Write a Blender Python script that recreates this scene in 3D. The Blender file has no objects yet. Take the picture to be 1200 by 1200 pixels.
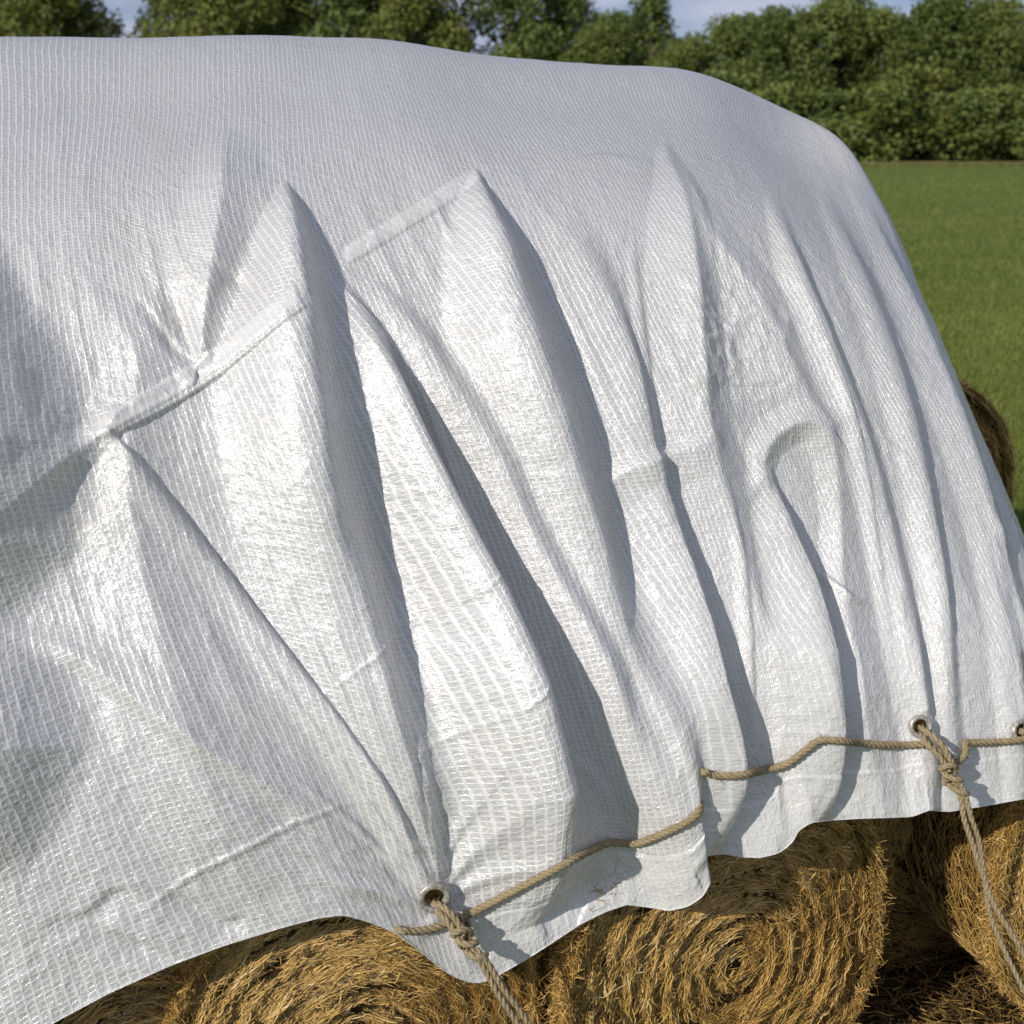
import bpy, bmesh, math, random
import numpy as np
from mathutils import Vector, Matrix
random.seed(4); RNG = np.random.default_rng(11)
R = math.radians
SC = bpy.context.scene
COL = SC.collection

# ------------------------------------------------------------------ camera
CAM_H = 3.2
FPX = 1500.0                       # focal length in px of the 1200 px photograph
PITCH = math.atan(435 / FPX)
cam_d = bpy.data.cameras.new('camera'); cam = bpy.data.objects.new('camera', cam_d); COL.objects.link(cam)
cam_d.sensor_width = 36; cam_d.lens = 36 * FPX / 1200
cam_d.clip_start = 0.05; cam_d.clip_end = 4000
cam.location = (0, 0, CAM_H); cam.rotation_euler = (math.pi / 2 - PITCH, 0, 0)
cam_d.dof.use_dof = True; cam_d.dof.focus_distance = 4.5; cam_d.dof.aperture_fstop = 3.0
SC.camera = cam

# ------------------------------------------------------------------ light
SUN = Vector((-0.64, -0.63, 0.47)).normalized()      # direction towards the sun
sun_el = math.asin(SUN.z); sun_az = math.atan2(SUN.x, SUN.y)
W = bpy.data.worlds.new('World'); SC.world = W; W.use_nodes = True
nt = W.node_tree; nt.nodes.clear()
wo = nt.nodes.new('ShaderNodeOutputWorld'); bg = nt.nodes.new('ShaderNodeBackground')
sky = nt.nodes.new('ShaderNodeTexSky'); sky.sky_type = 'NISHITA'; sky.sun_disc = False
sky.sun_elevation = sun_el; sky.sun_rotation = sun_az
sky.air_density = 1.0; sky.dust_density = 0.3; sky.ozone_density = 2.0
tc = nt.nodes.new('ShaderNodeTexCoord'); mp = nt.nodes.new('ShaderNodeMapping')
mp.inputs['Scale'].default_value = (5, 5, 17)
nz = nt.nodes.new('ShaderNodeTexNoise'); nz.inputs['Scale'].default_value = 1.6; nz.inputs['Detail'].default_value = 6
rp = nt.nodes.new('ShaderNodeValToRGB'); rp.color_ramp.elements[0].position = 0.32; rp.color_ramp.elements[1].position = 0.62
rp.color_ramp.elements[1].color = (0.75, 0.75, 0.75, 1)
mx = nt.nodes.new('ShaderNodeMix'); mx.data_type = 'RGBA'
mx.inputs[7].default_value = (6.3, 6.5, 7.8, 1)
L = nt.links.new
sv = nt.nodes.new('ShaderNodeVectorMath'); sv.operation = 'MULTIPLY_ADD'; sv.inputs[1].default_value = (1, 1, 0.85); sv.inputs[2].default_value = (0, 0, 0.22)
L(tc.outputs['Generated'], sv.inputs[0]); L(sv.outputs[0], sky.inputs[0])
L(tc.outputs['Generated'], mp.inputs['Vector']); L(mp.outputs[0], nz.inputs['Vector']); L(nz.outputs[0], rp.inputs[0])
L(rp.outputs[0], mx.inputs[0]); L(sky.outputs[0], mx.inputs[6]); L(mx.outputs[2], bg.inputs[0]); L(bg.outputs[0], wo.inputs[0])
bg.inputs[1].default_value = 0.092
sd = bpy.data.lights.new('sun', 'SUN'); sd.energy = 3.6; sd.angle = R(0.8); sd.color = (1.0, 0.945, 0.865)
so = bpy.data.objects.new('sun', sd); COL.objects.link(so); so.location = (-20, -20, 30)
so.rotation_euler = SUN.to_track_quat('Z', 'Y').to_euler()
SC.view_settings.view_transform = 'Standard'; SC.view_settings.look = 'None'
SC.view_settings.exposure = 0.04; SC.view_settings.gamma = 1.0
SC.cycles.max_bounces = 8; SC.cycles.transparent_max_bounces = 8
SC.cycles.use_adaptive_sampling = True

# ------------------------------------------------------------------ helpers
CP, SP = math.cos(PITCH), math.sin(PITCH)
FWD = np.array([0, CP, -SP]); UPV = np.array([0, SP, CP]); RGT = np.array([1.0, 0, 0])
CAMP = np.array([0, 0, CAM_H])
def ray(px, py):
    px = np.asarray(px, float); py = np.asarray(py, float)
    a = (px - 600) / FPX; b = (600 - py) / FPX
    return a[..., None] * RGT + b[..., None] * UPV + FWD
def proj(P):
    d = P - CAMP; z = d @ FWD
    return 600 + FPX * (d @ RGT) / z, 600 - FPX * (d @ UPV) / z, z
SL = 0.27                           # the row of bales runs off to the right, away from the camera
def on_plane(px, py, a):            # the point of a pixel's ray on the upright plane Y = a + SL*X
    r = ray(px, py); k = a / (r[..., 1] - SL * r[..., 0])
    return CAMP + k[..., None] * r
ROWD = np.array([1, SL, 0]) / math.hypot(1, SL)
OUT = np.array([SL, -1, 0]) / math.hypot(1, SL)

def tag(o, label=None, cat=None, group=None, kind=None):
    if label: o['label'] = label
    if cat: o['category'] = cat
    if group: o['group'] = group
    if kind: o['kind'] = kind
    return o
def link(name, me, mat=None, parent=None):
    o = bpy.data.objects.new(name, me); COL.objects.link(o)
    if mat: me.materials.append(mat)
    if parent: o.parent = parent
    return o
def mesh_np(name, V, F, smooth=True, uv=None, attr=None):
    """F: (n,3) or (n,4) int array"""
    me = bpy.data.meshes.new(name); V = np.ascontiguousarray(V, np.float32); F = np.ascontiguousarray(F, np.int32)
    n, k = F.shape
    me.vertices.add(len(V)); me.vertices.foreach_set('co', V.ravel())
    me.loops.add(n * k); me.loops.foreach_set('vertex_index', F.ravel())
    me.polygons.add(n); me.polygons.foreach_set('loop_start', np.arange(0, n * k, k, dtype=np.int32))
    me.polygons.foreach_set('loop_total', np.full(n, k, np.int32))
    me.polygons.foreach_set('use_smooth', np.full(n, smooth, bool))
    if uv is not None:
        l = me.uv_layers.new(name='UVMap'); l.data.foreach_set('uv', np.ascontiguousarray(uv[F.ravel()], np.float32).ravel())
    if attr is not None:
        for kx, v in attr.items():
            a = me.attributes.new(kx, 'FLOAT', 'POINT'); a.data.foreach_set('value', np.ascontiguousarray(v, np.float32))
    me.update(); me.validate()
    return me
def catmull(P, t):
    """P (n,...) control values at integer params, t (m,) -> (m,...)"""
    P = np.asarray(P, float); n = len(P)
    i = np.clip(np.floor(t).astype(int), 0, n - 2); f = t - i
    g = lambda j: P[np.clip(j, 0, n - 1)]
    p1, p2 = g(i), g(i + 1)
    p0 = np.where((i == 0).reshape(-1, *[1] * (P.ndim - 1)), 2 * p1 - p2, g(i - 1))
    p3 = np.where((i == n - 2).reshape(-1, *[1] * (P.ndim - 1)), 2 * p2 - p1, g(i + 2))
    f = f.reshape(-1, *[1] * (P.ndim - 1))
    return 0.5 * (2 * p1 + (p2 - p0) * f + (2 * p0 - 5 * p1 + 4 * p2 - p3) * f ** 2 + (3 * p1 - p0 - 3 * p2 + p3) * f ** 3)
_tabs = {}
def vnoise(x, y, seed=0):
    """smooth value noise -1..1"""
    if seed not in _tabs: _tabs[seed] = np.random.default_rng(seed + 100).uniform(-1, 1, (256, 256))
    T = _tabs[seed]
    xi = np.floor(x).astype(int); yi = np.floor(y).astype(int); fx = x - xi; fy = y - yi
    fx = fx * fx * fx * (fx * (fx * 6 - 15) + 10); fy = fy * fy * fy * (fy * (fy * 6 - 15) + 10)
    a = T[xi & 255, yi & 255]; b = T[(xi + 1) & 255, yi & 255]; c = T[xi & 255, (yi + 1) & 255]; d = T[(xi + 1) & 255, (yi + 1) & 255]
    return (a * (1 - fx) + b * fx) * (1 - fy) + (c * (1 - fx) + d * fx) * fy
def sstep(a, b, x):
    t = np.clip((x - a) / (b - a), 0, 1); return t * t * (3 - 2 * t)

class NT:
    """small node-tree builder"""
    def __init__(s, name):
        s.m = bpy.data.materials.new(name); s.m.use_nodes = True; s.t = s.m.node_tree; s.t.nodes.clear()
        s.out = s.n('ShaderNodeOutputMaterial')
    def n(s, t, **kw):
        x = s.t.nodes.new(t)
        for k, v in kw.items(): setattr(x, k, v)
        return x
    def l(s, a, b): s.t.links.new(a, b)
    def val(s, sock, v):
        if isinstance(v, bpy.types.NodeSocket): s.l(v, sock)
        else: sock.default_value = v
    def math(s, op, a, b=0.0, c=0.0):
        x = s.n('ShaderNodeMath', operation=op); s.val(x.inputs[0], a); s.val(x.inputs[1], b)
        if len(x.inputs) > 2: s.val(x.inputs[2], c)
        return x.outputs[0]
    def noise(s, vec, scale, detail=3, rough=0.5, dist=0.0):
        x = s.n('ShaderNodeTexNoise'); s.l(vec, x.inputs['Vector']); x.inputs['Scale'].default_value = scale
        x.inputs['Detail'].default_value = detail; x.inputs['Roughness'].default_value = rough; x.inputs['Distortion'].default_value = dist
        return x
    def ramp(s, v, stops):
        x = s.n('ShaderNodeValToRGB'); e = x.color_ramp.elements
        while len(e) < len(stops): e.new(0.5)
        for q, (p, c) in zip(e, stops):
            q.position = p; q.color = (c, c, c, 1) if isinstance(c, (int, float)) else (*c, 1)
        s.l(v, x.inputs[0]); return x.outputs[0]
    def mix(s, f, a, b, mode='MIX'):
        x = s.n('ShaderNodeMix', data_type='RGBA', blend_type=mode); s.val(x.inputs[0], f)
        for i, v in ((6, a), (7, b)):
            if isinstance(v, bpy.types.NodeSocket): s.l(v, x.inputs[i])
            else: x.inputs[i].default_value = (*v, 1) if len(v) == 3 else v
        return x.outputs[2]
    def bump(s, h, strength=1, dist=0.01, normal=None):
        x = s.n('ShaderNodeBump'); s.l(h, x.inputs['Height']); x.inputs['Strength'].default_value = strength
        x.inputs['Distance'].default_value = dist
        if normal is not None: s.l(normal, x.inputs['Normal'])
        return x.outputs[0]
    def pbr(s, color, rough=0.6, normal=None, spec=0.5, **kw):
        x = s.n('ShaderNodeBsdfPrincipled')
        if isinstance(color, bpy.types.NodeSocket): s.l(color, x.inputs['Base Color'])
        else: x.inputs['Base Color'].default_value = (*color, 1)
        s.val(x.inputs['Roughness'], rough); x.inputs['Specular IOR Level'].default_value = spec
        if normal is not None: s.l(normal, x.inputs['Normal'])
        for k, v in kw.items(): s.val(x.inputs[k], v)
        return x
    def done(s, sh): s.l(sh, s.out.inputs[0]); return s.m

# ------------------------------------------------------------------ materials
def mat_tarp():
    m = NT('woven_tarp'); uv = m.n('ShaderNodeUVMap').outputs[0]
    # the weave wanders a little
    wn = m.noise(uv, 9, 2); wn2 = m.noise(uv, 60, 2)
    vm = m.n('ShaderNodeVectorMath', operation='MULTIPLY_ADD'); m.l(wn.outputs['Color'], vm.inputs[0]); vm.inputs[1].default_value = (0.014, 0.012, 0); m.l(uv, vm.inputs[2])
    vm2 = m.n('ShaderNodeVectorMath', operation='MULTIPLY_ADD'); m.l(wn2.outputs['Color'], vm2.inputs[0]); vm2.inputs[1].default_value = (0.006, 0.009, 0); m.l(vm.outputs[0], vm2.inputs[2])
    sp = m.n('ShaderNodeSeparateXYZ'); m.l(vm2.outputs[0], sp.inputs[0])
    PU, PV = 0.0230, 0.0162
    def tri(c, p):      # 0 mid-cell, 1 on the thread
        f = m.math('FRACT', m.math('DIVIDE', c, p)); return m.math('MULTIPLY', m.math('ABSOLUTE', m.math('SUBTRACT', f, 0.5)), 2.0)
    tu, tv = tri(sp.outputs[0], PU), tri(sp.outputs[1], PV)
    thu = m.ramp(tu, [(0.62, 0.0), (0.84, 1.0)]); thv = m.ramp(tv, [(0.64, 0.0), (0.86, 0.8)])
    emb = m.n('ShaderNodeAttribute', attribute_name='emboss').outputs['Fac']
    th = m.math('MAXIMUM', thu, thv)
    cell = m.n('ShaderNodeTexVoronoi'); cell.inputs['Scale'].default_value = 62; m.l(vm2.outputs[0], cell.inputs['Vector'])
    fac = m.n('ShaderNodeTexVoronoi'); fac.inputs['Scale'].default_value = 33; m.l(vm2.outputs[0], fac.inputs['Vector'])
    fine = m.noise(uv, 150, 3, 0.6)
    mid = m.noise(uv, 26, 4, 0.62, 1.4)
    h = m.math('MULTIPLY', th, m.math('MULTIPLY', emb, 0.34))
    h = m.math('ADD', h, m.math('MULTIPLY', cell.outputs['Distance'], 0.42))
    h = m.math('ADD', h, m.math('MULTIPLY', fine.outputs[0], 0.22))
    h = m.math('ADD', h, m.math('MULTIPLY', fac.outputs['Distance'], 0.55))
    n1 = m.bump(mid.outputs[0], 1.0, 0.0042)
    n2 = m.bump(h, 1.0, 0.0027, n1)
    celln = m.math('MULTIPLY', m.math('MULTIPLY', m.math('MINIMUM', emb, 1.4), m.math('SUBTRACT', 1.0, th)), m.ramp(fine.outputs[0], [(0.35, 0.30), (0.62, 1.0)]))
    colr = m.mix(celln, (0.88, 0.87, 0.86), (0.53, 0.53, 0.55))
    dirt = m.ramp(m.noise(uv, 2.4, 6, 0.65).outputs[0], [(0.50, 0.0), (0.74, 0.30)])
    colr = m.mix(dirt, colr, (0.60, 0.57, 0.50))
    grime = m.ramp(m.noise(uv, 0.9, 5, 0.7, 0.8).outputs[0], [(0.55, 0.0), (0.72, 0.22)])
    colr = m.mix(grime, colr, (0.52, 0.50, 0.44))
    speck = m.ramp(m.noise(uv, 210, 2, 0.5).outputs[0], [(0.70, 0.0), (0.76, 0.6)])
    colr = m.mix(speck, colr, (0.34, 0.31, 0.28))
    rough = m.math('MULTIPLY_ADD', fine.outputs[0], 0.25, 0.26)
    p = m.pbr(colr, rough, n2, 0.6, **{'Coat Weight': 1.0, 'Coat Roughness': 0.13, 'Coat IOR': 1.62})
    m.l(n2, p.inputs['Coat Normal'])
    tr = m.n('ShaderNodeBsdfTranslucent'); tr.inputs[0].default_value = (0.88, 0.82, 0.75, 1); m.l(n1, tr.inputs[1])
    mixs = m.n('ShaderNodeMixShader'); mixs.inputs[0].default_value = 0.19; m.l(p.outputs[0], mixs.inputs[1]); m.l(tr.outputs[0], mixs.inputs[2])
    return m.done(mixs.outputs[0])
def mat_straw(name, base, dark, rough=0.5):
    m = NT(name); a = m.n('ShaderNodeAttribute', attribute_name='tint')
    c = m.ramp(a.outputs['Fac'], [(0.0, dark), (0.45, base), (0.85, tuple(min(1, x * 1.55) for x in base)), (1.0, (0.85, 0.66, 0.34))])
    p = m.pbr(c, rough, None, 0.5)
    tr = m.n('ShaderNodeBsdfTranslucent'); m.l(c, tr.inputs[0])
    mixs = m.n('ShaderNodeMixShader'); mixs.inputs[0].default_value = 0.12; m.l(p.outputs[0], mixs.inputs[1]); m.l(tr.outputs[0], mixs.inputs[2])
    return m.done(mixs.outputs[0])
def mat_core():
    m = NT('packed_hay'); g = m.n('ShaderNodeTexCoord').outputs['Object']
    mp = m.n('ShaderNodeMapping'); m.l(g, mp.inputs[0]); mp.inputs['Scale'].default_value = (1, 1, 1)
    n = m.noise(mp.outputs[0], 34, 6, 0.7, 1.0)
    c = m.ramp(n.outputs[0], [(0.3, (0.015, 0.009, 0.004)), (0.6, (0.10, 0.055, 0.018)), (0.8, (0.2, 0.12, 0.045))])
    return m.done(m.pbr(c, 0.85, m.bump(n.outputs[0], 1, 0.03), 0.2).outputs[0])
def mat_rope():
    m = NT('sisal_rope'); g = m.n('ShaderNodeTexCoord').outputs['Object']
    n = m.noise(g, 190, 4, 0.7); n2 = m.noise(g, 14, 3)
    c = m.mix(m.ramp(n.outputs[0], [(0.35, 0.0), (0.65, 1.0)]), (0.17, 0.125, 0.065), (0.45, 0.36, 0.22))
    c = m.mix(m.ramp(n2.outputs[0], [(0.4, 0.0), (0.7, 0.5)]), c, (0.27, 0.21, 0.125))
    return m.done(m.pbr(c, 0.8, m.bump(n.outputs[0], 0.8, 0.002), 0.3).outputs[0])
def mat_metal():
    m = NT('dull_eyelet_metal'); g = m.n('ShaderNodeTexCoord').outputs['Object']
    n = m.noise(g, 90, 3, 0.6)
    c = m.mix(m.ramp(n.outputs[0], [(0.42, 0.0), (0.62, 0.8)]), (0.52, 0.50, 0.47), (0.20, 0.15, 0.10))
    return m.done(m.pbr(c, 0.38, m.bump(n.outputs[0], 0.4, 0.001), 0.5, Metallic=0.3).outputs[0])
def mat_foliage(name, a, b):
    m = NT(name); t = m.n('ShaderNodeAttribute', attribute_name='tint')
    oi = m.n('ShaderNodeObjectInfo')
    f = m.math('MULTIPLY_ADD', oi.outputs['Random'], 0.3, m.math('MULTIPLY', t.outputs['Fac'], 0.85))
    c = m.mix(f, a, b)
    p = m.pbr(c, 0.55, None, 0.25)
    tr = m.n('ShaderNodeBsdfTranslucent'); m.l(m.mix(0.5, c, (0.10, 0.16, 0.01)), tr.inputs[0])
    mixs = m.n('ShaderNodeMixShader'); mixs.inputs[0].default_value = 0.19; m.l(p.outputs[0], mixs.inputs[1]); m.l(tr.outputs[0], mixs.inputs[2])
    return m.done(mixs.outputs[0])
def mat_bark():
    m = NT('bark'); g = m.n('ShaderNodeTexCoord').outputs['Object']; n = m.noise(g, 3, 5, 0.7)
    return m.done(m.pbr(m.mix(n.outputs[0], (0.06, 0.045, 0.03), (0.16, 0.13, 0.10)), 0.9, m.bump(n.outputs[0], 1, 0.1)).outputs[0])
def mat_field():
    m = NT('meadow'); g = m.n('ShaderNodeTexCoord').outputs['Object']
    n1 = m.noise(g, 0.055, 5, 0.55); n2 = m.noise(g, 1.1, 5, 0.65); n3 = m.noise(g, 16, 4, 0.7)
    c = m.mix(m.ramp(n1.outputs[0], [(0.35, 0.0), (0.65, 1.0)]), (0.125, 0.175, 0.026), (0.180, 0.205, 0.044))
    c = m.mix(m.ramp(n2.outputs[0], [(0.35, 0.0), (0.7, 0.75)]), c, (0.038, 0.088, 0.010))
    c = m.mix(m.ramp(n3.outputs[0], [(0.4, 0.0), (0.75, 0.7)]), c, (0.12, 0.165, 0.036))
    return m.done(m.pbr(c, 0.9, m.bump(n3.outputs[0], 1, 0.06), 0.15).outputs[0])
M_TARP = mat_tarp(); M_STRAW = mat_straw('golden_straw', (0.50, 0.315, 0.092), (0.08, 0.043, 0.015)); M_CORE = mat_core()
M_ROPE = mat_rope(); M_METAL = mat_metal(); M_BARK = mat_bark(); M_FIELD = mat_field()
M_LEAF = [mat_foliage('dark_leaves', (0.072, 0.105, 0.026), (0.185, 0.225, 0.060)),
          mat_foliage('mid_green_leaves', (0.075, 0.108, 0.024), (0.200, 0.235, 0.056)),
          mat_foliage('light_willow_leaves', (0.095, 0.125, 0.025), (0.230, 0.240, 0.060))]
M_GRASS = mat_foliage('grass_blades', (0.105, 0.145, 0.022), (0.245, 0.265, 0.062))

# ------------------------------------------------------------------ ground
S = 2500; GZ = -0.22
V = np.array([[-S, -S, GZ], [S, -S, GZ], [S, S, GZ], [-S, S, GZ]], float)
tag(link('ground', mesh_np('ground', V, np.array([[0, 1, 2, 3]])), M_FIELD), kind='structure')

ms = NT('painted_shade'); _g = ms.n('ShaderNodeTexCoord').outputs['Object']; _n = ms.noise(_g, 9, 6, 0.7)  # near-black brown: paints the shade missing between the bales into the ground colour
M_SHADE = ms.done(ms.pbr(ms.mix(_n.outputs[0], (0.018, 0.013, 0.008), (0.055, 0.040, 0.022)), 0.95, ms.bump(_n.outputs[0], 1, 0.05), 0.1).outputs[0])
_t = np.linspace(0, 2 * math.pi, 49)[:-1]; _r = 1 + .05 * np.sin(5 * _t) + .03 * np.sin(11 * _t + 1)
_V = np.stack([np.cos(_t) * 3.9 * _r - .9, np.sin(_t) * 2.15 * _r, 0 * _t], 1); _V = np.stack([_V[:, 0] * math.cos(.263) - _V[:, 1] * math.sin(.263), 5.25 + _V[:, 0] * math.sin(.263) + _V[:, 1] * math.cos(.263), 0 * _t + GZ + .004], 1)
_V = np.vstack([[[-.5, 5.2, GZ + .004]], _V]); tag(link('shade_patch', mesh_np('shade_patch', _V, np.array([[0, k + 1, (k + 1) % 48 + 1] for k in range(48)])), M_SHADE), kind='structure')  # dark sheet added round the stack, standing in for shade

# ------------------------------------------------------------------ tarp
# control net: columns run hem -> shoulder -> ridge -> back hem
cols_px = [  # hem, mid, shoulder, ridge line (px of the photograph)
    ((-200, 1345), (-270, 800), (-330, 300), (-330, 52)),
    ((60, 1200), (-60, 740), (-130, 290), (-130, 47)),
    ((235, 1120), (70, 700), (0, 280), (0, 45)),
    ((400, 1072), (230, 690), (120, 265), (130, 45)),
    ((550, 1140), (400, 680), (240, 255), (240, 44)),
    ((690, 1075), (545, 655), (380, 245), (350, 44)),
    ((815, 1040), (690, 630), (520, 235), (450, 46)),
    ((930, 985), (815, 615), (670, 235), (560, 64)),
    ((1025, 956), (930, 612), (790, 242), (690, 76)),
    ((1110, 946), (1030, 618), (885, 262), (800, 84)),
    ((1205, 935), (1122, 632), (972, 300), (890, 118)),
]
A_ROW = [3.50, 3.64, 3.90, 4.15, 4.55, 5.35, 6.3]
net = []
for hem, mid, sh, sil in cols_px:
    hem, mid, sh, sil = map(np.array, (hem, mid, sh, sil))
    q = lambda t: hem * (t - .5) * (t - 1) * 2 + mid * (-4) * t * (t - 1) + sh * 2 * t * (t - .5)
    pts = [hem, q(.25), mid, q(.75), sh, sil + (sh - sil) * .36, sil]
    net.append([on_plane(p[0], p[1], a) for p, a in zip(pts, A_ROW)])
edge_px = [(1312, 935), (1262, 800), (1208, 660), (1143, 498), (1078, 345), (1030, 236), (960, 150)]
edge_a = [3.55, 3.75, 4.0, 4.3, 4.75, 5.2, 5.8]
net.append([on_plane(p[0], p[1], a) for p, a in zip(edge_px, edge_a)])
last = net[-1]
net.append([p + np.array([0.10, 0.42, -0.16]) for p in last])
net.append([p + np.array([0.12, 0.85, -0.75 if i > 1 else -0.1]) for i, p in enumerate(last)])
first = net[0]
left = [p - ROWD * 1.6 for p in first]
left2 = [p - ROWD * 2.3 - np.array([0, 0, max(0.0, p[2] - 1.6) * 0.9]) for p in first]
net = [left2, left] + net
NC = len(net)
for c in net:                                     # rows behind the ridge
    r = c[6]; back = -OUT
    c += [r + back * 0.8 + [0, 0, -0.32], r + back * 1.55 + [0, 0, -1.25], r + back * 1.85 + [0, 0, -2.35]]
net = np.array(net)                               # (NC, 10, 3)
NR = net.shape[1]
# denser sampling where the photograph looks
def sample(a, b, n): return np.linspace(a, b, n, endpoint=False)
scol = np.concatenate([sample(0, 2.6, 40), sample(2.6, 13.0, 880), np.linspace(13.0, NC - 1, 50)])
trow = np.concatenate([sample(0, 6.0, 760), sample(6.0, 6.6, 30), np.linspace(6.6, NR - 1, 60)])
G = catmull(net, scol)                            # (ns, 10, 3)
G = catmull(G.transpose(1, 0, 2), trow).transpose(1, 0, 2)     # (ns, nt, 3)
ns, ntt = G.shape[:2]
# cloth coordinates in metres: mean arc length along each direction
du = np.linalg.norm(np.diff(G, axis=0), axis=2); dv = np.linalg.norm(np.diff(G, axis=1), axis=2)
U = np.concatenate([[0], np.cumsum(du[:, :int(ntt * .6)].mean(1))])[:, None] * np.ones((1, ntt))
Vv = np.concatenate([np.zeros((ns, 1)), np.cumsum(dv, axis=1)], axis=1)
Vv = 0.5 * Vv + 0.5 * Vv.mean(0)[None]
_s = scol[:-1]; _k = 1 + .65 * sstep(4.5, 10.5, _s); UT = np.concatenate([[0], np.cumsum(du[:, :int(ntt * .6)].mean(1) * _k)])[:, None] * np.ones((1, ntt)); VT = Vv * (1 + .22 * sstep(4.5, 10.5, scol))[:, None]
def normals(G):
    a = np.gradient(G, axis=0); b = np.gradient(G, axis=1); n = np.cross(a, b); n /= np.linalg.norm(n, axis=2, keepdims=True) + 1e-12
    return n
N0 = normals(G)
sgn = np.sign(np.sum(N0[ns // 2, ntt // 4] * OUT)); N0 *= sgn
PX, PY, PZ = proj(G.reshape(-1, 3)); PX = PX.reshape(ns, ntt); PY = PY.reshape(ns, ntt); PZ = PZ.reshape(ns, ntt)
TT = np.broadcast_to(trow[None, :], (ns, ntt)); SS = np.broadcast_to(scol[:, None], (ns, ntt))
vis = (1 - sstep(5.6, 6.1, TT)) * (1 - sstep(12.6, 13.3, SS))
H = np.zeros((ns, ntt)); LEAN = np.zeros((ns, ntt)); SHADEW = np.zeros((ns, ntt))

def fold(pts, q=1.6, e=3.0, lean=0.0, vary=0.0):
    """pts: (px, py, height m, width left px, width right px) from the top of the fold downwards."""
    P = np.array(pts, float); n = len(P)
    C = catmull(P, np.linspace(0, n - 1, (n - 1) * 9 + 1))
    C[:, 2] = np.interp(np.linspace(0, n - 1, len(C)), np.arange(n), P[:, 2])
    C[:, 3] = np.maximum(np.interp(np.linspace(0, n - 1, len(C)), np.arange(n), P[:, 3]), 1)
    C[:, 4] = np.maximum(np.interp(np.linspace(0, n - 1, len(C)), np.arange(n), P[:, 4]), 1)
    mw = C[:, 3:5].max() + 4
    box = (PX > C[:, 0].min() - mw) & (PX < C[:, 0].max() + mw) & (PY > C[:, 1].min() - mw) & (PY < C[:, 1].max() + mw) & (vis > 0)
    idx = np.nonzero(box)
    if len(idx[0]) == 0: return
    x, y = PX[idx], PY[idx]
    best = np.full(x.shape, 1e9); A = np.zeros_like(x); WL = np.ones_like(x); WR = np.ones_like(x); D = np.zeros_like(x)
    for a, b in zip(C[:-1], C[1:]):
        tx, ty = b[0] - a[0], b[1] - a[1]; LL = tx * tx + ty * ty + 1e-9
        t = ((x - a[0]) * tx + (y - a[1]) * ty) / LL; tc_ = np.clip(t, 0, 1)
        dx = x - (a[0] + tc_ * tx); dy = y - (a[1] + tc_ * ty); d = np.hypot(dx, dy)
        m = d < best
        best = np.where(m, d, best); cr = tx * dy - ty * dx
        D = np.where(m, np.where(cr < 0, d, -d), D)       # >0: right of a fold running down the picture
        A = np.where(m, a[2] + tc_ * (b[2] - a[2]), A)
        WL = np.where(m, a[3] + tc_ * (b[3] - a[3]), WL); WR = np.where(m, a[4] + tc_ * (b[4] - a[4]), WR)
    w = np.where(D > 0, WR, WL)
    dd = np.sqrt(best ** 2 + e * e) - e
    f = np.clip(1 - dd / w, 0, 1)
    f = f ** q; 
    if q < 1.2: f = f * f * (3 - 2 * f)
    H[idx] += A * f; LEAN[idx] += A * f * lean
    return

# --- broad swells on the left
fold([(-80, 180, .0, 60, 30), (-68, 310, .09, 90, 85), (-58, 430, .19, 90, 150), (-50, 530, .235, 90, 180), (-50, 640, .16, 90, 150), (-50, 760, .0, 60, 60)], q=1.0, e=2)
fold([(-50, 700, .0, 60, 50), (-40, 790, .13, 90, 130), (-30, 880, .16, 90, 150), (-30, 960, .09, 90, 110), (-40, 1030, .0, 60, 60)], q=1.05, e=3)
fold([(-40, 655, .0, 14, 20), (60, 560, .018, 20, 30), (135, 495, .03, 18, 20)], q=1.3)
fold([(95, 330, .0, 30, 30), (160, 420, .03, 45, 40), (150, 560, .04, 60, 60), (190, 760, .05, 90, 90), (260, 950, .03, 90, 90), (330, 1040, .0, 60, 60)], q=1.2)
fold([(0, 735, .0, 20, 20), (90, 770, .03, 16, 40), (200, 850, .028, 18, 50), (330, 930, .02, 20, 40), (430, 1000, .0, 20, 40)], q=1.4)
# V shaped pull above the strip
fold([(265, 150, .0, 30, 30), (262, 215, .035, 40, 60), (250, 310, .05, 60, 40), (232, 425, .03, 30, 14)], q=1.3)
fold([(190, 330, .0, 20, 20), (215, 385, -.035, 26, 18), (230, 430, -.03, 20, 14)], q=1.3)
# first pyramid
fold([(334, 214, .0, 2, 2), (337, 255, .06, 34, 26), (341, 310, .11, 66, 46), (346, 400, .165, 115, 68), (358, 500, .175, 125, 74),
      (374, 600, .165, 120, 72), (402, 700, .14, 110, 62), (434, 800, .12, 100, 52), (470, 920, .09, 75, 44), (504, 1036, .02, 30, 20)], q=1.08, e=1.5, lean=.1)
fold([(412, 590, .0, 14, 14), (430, 680, .03, 26, 26), (462, 800, .045, 34, 30), (490, 900, .03, 30, 26), (508, 1020, 0, 14, 14)], q=1.2, e=3)
# second ridge with the hard right edge and the deep hollow behind it
fold([(392, 330, .0, 10, 14), (422, 405, .075, 34, 40), (456, 510, .115, 42, 48), (490, 610, .16, 52, 56), (523, 710, .21, 66, 74),
      (551, 810, .26, 84, 92), (580, 920, .26, 96, 108), (610, 1020, .14, 90, 120), (630, 1075, .03, 60, 80)], q=1.08, e=1.5, lean=.7)
fold([(400, 345, .0, 10, 10), (440, 420, -.02, 16, 14), (500, 520, -.03, 16, 18), (530, 620, -.02, 16, 18), (545, 700, 0, 16, 16)], q=1.3)
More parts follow.
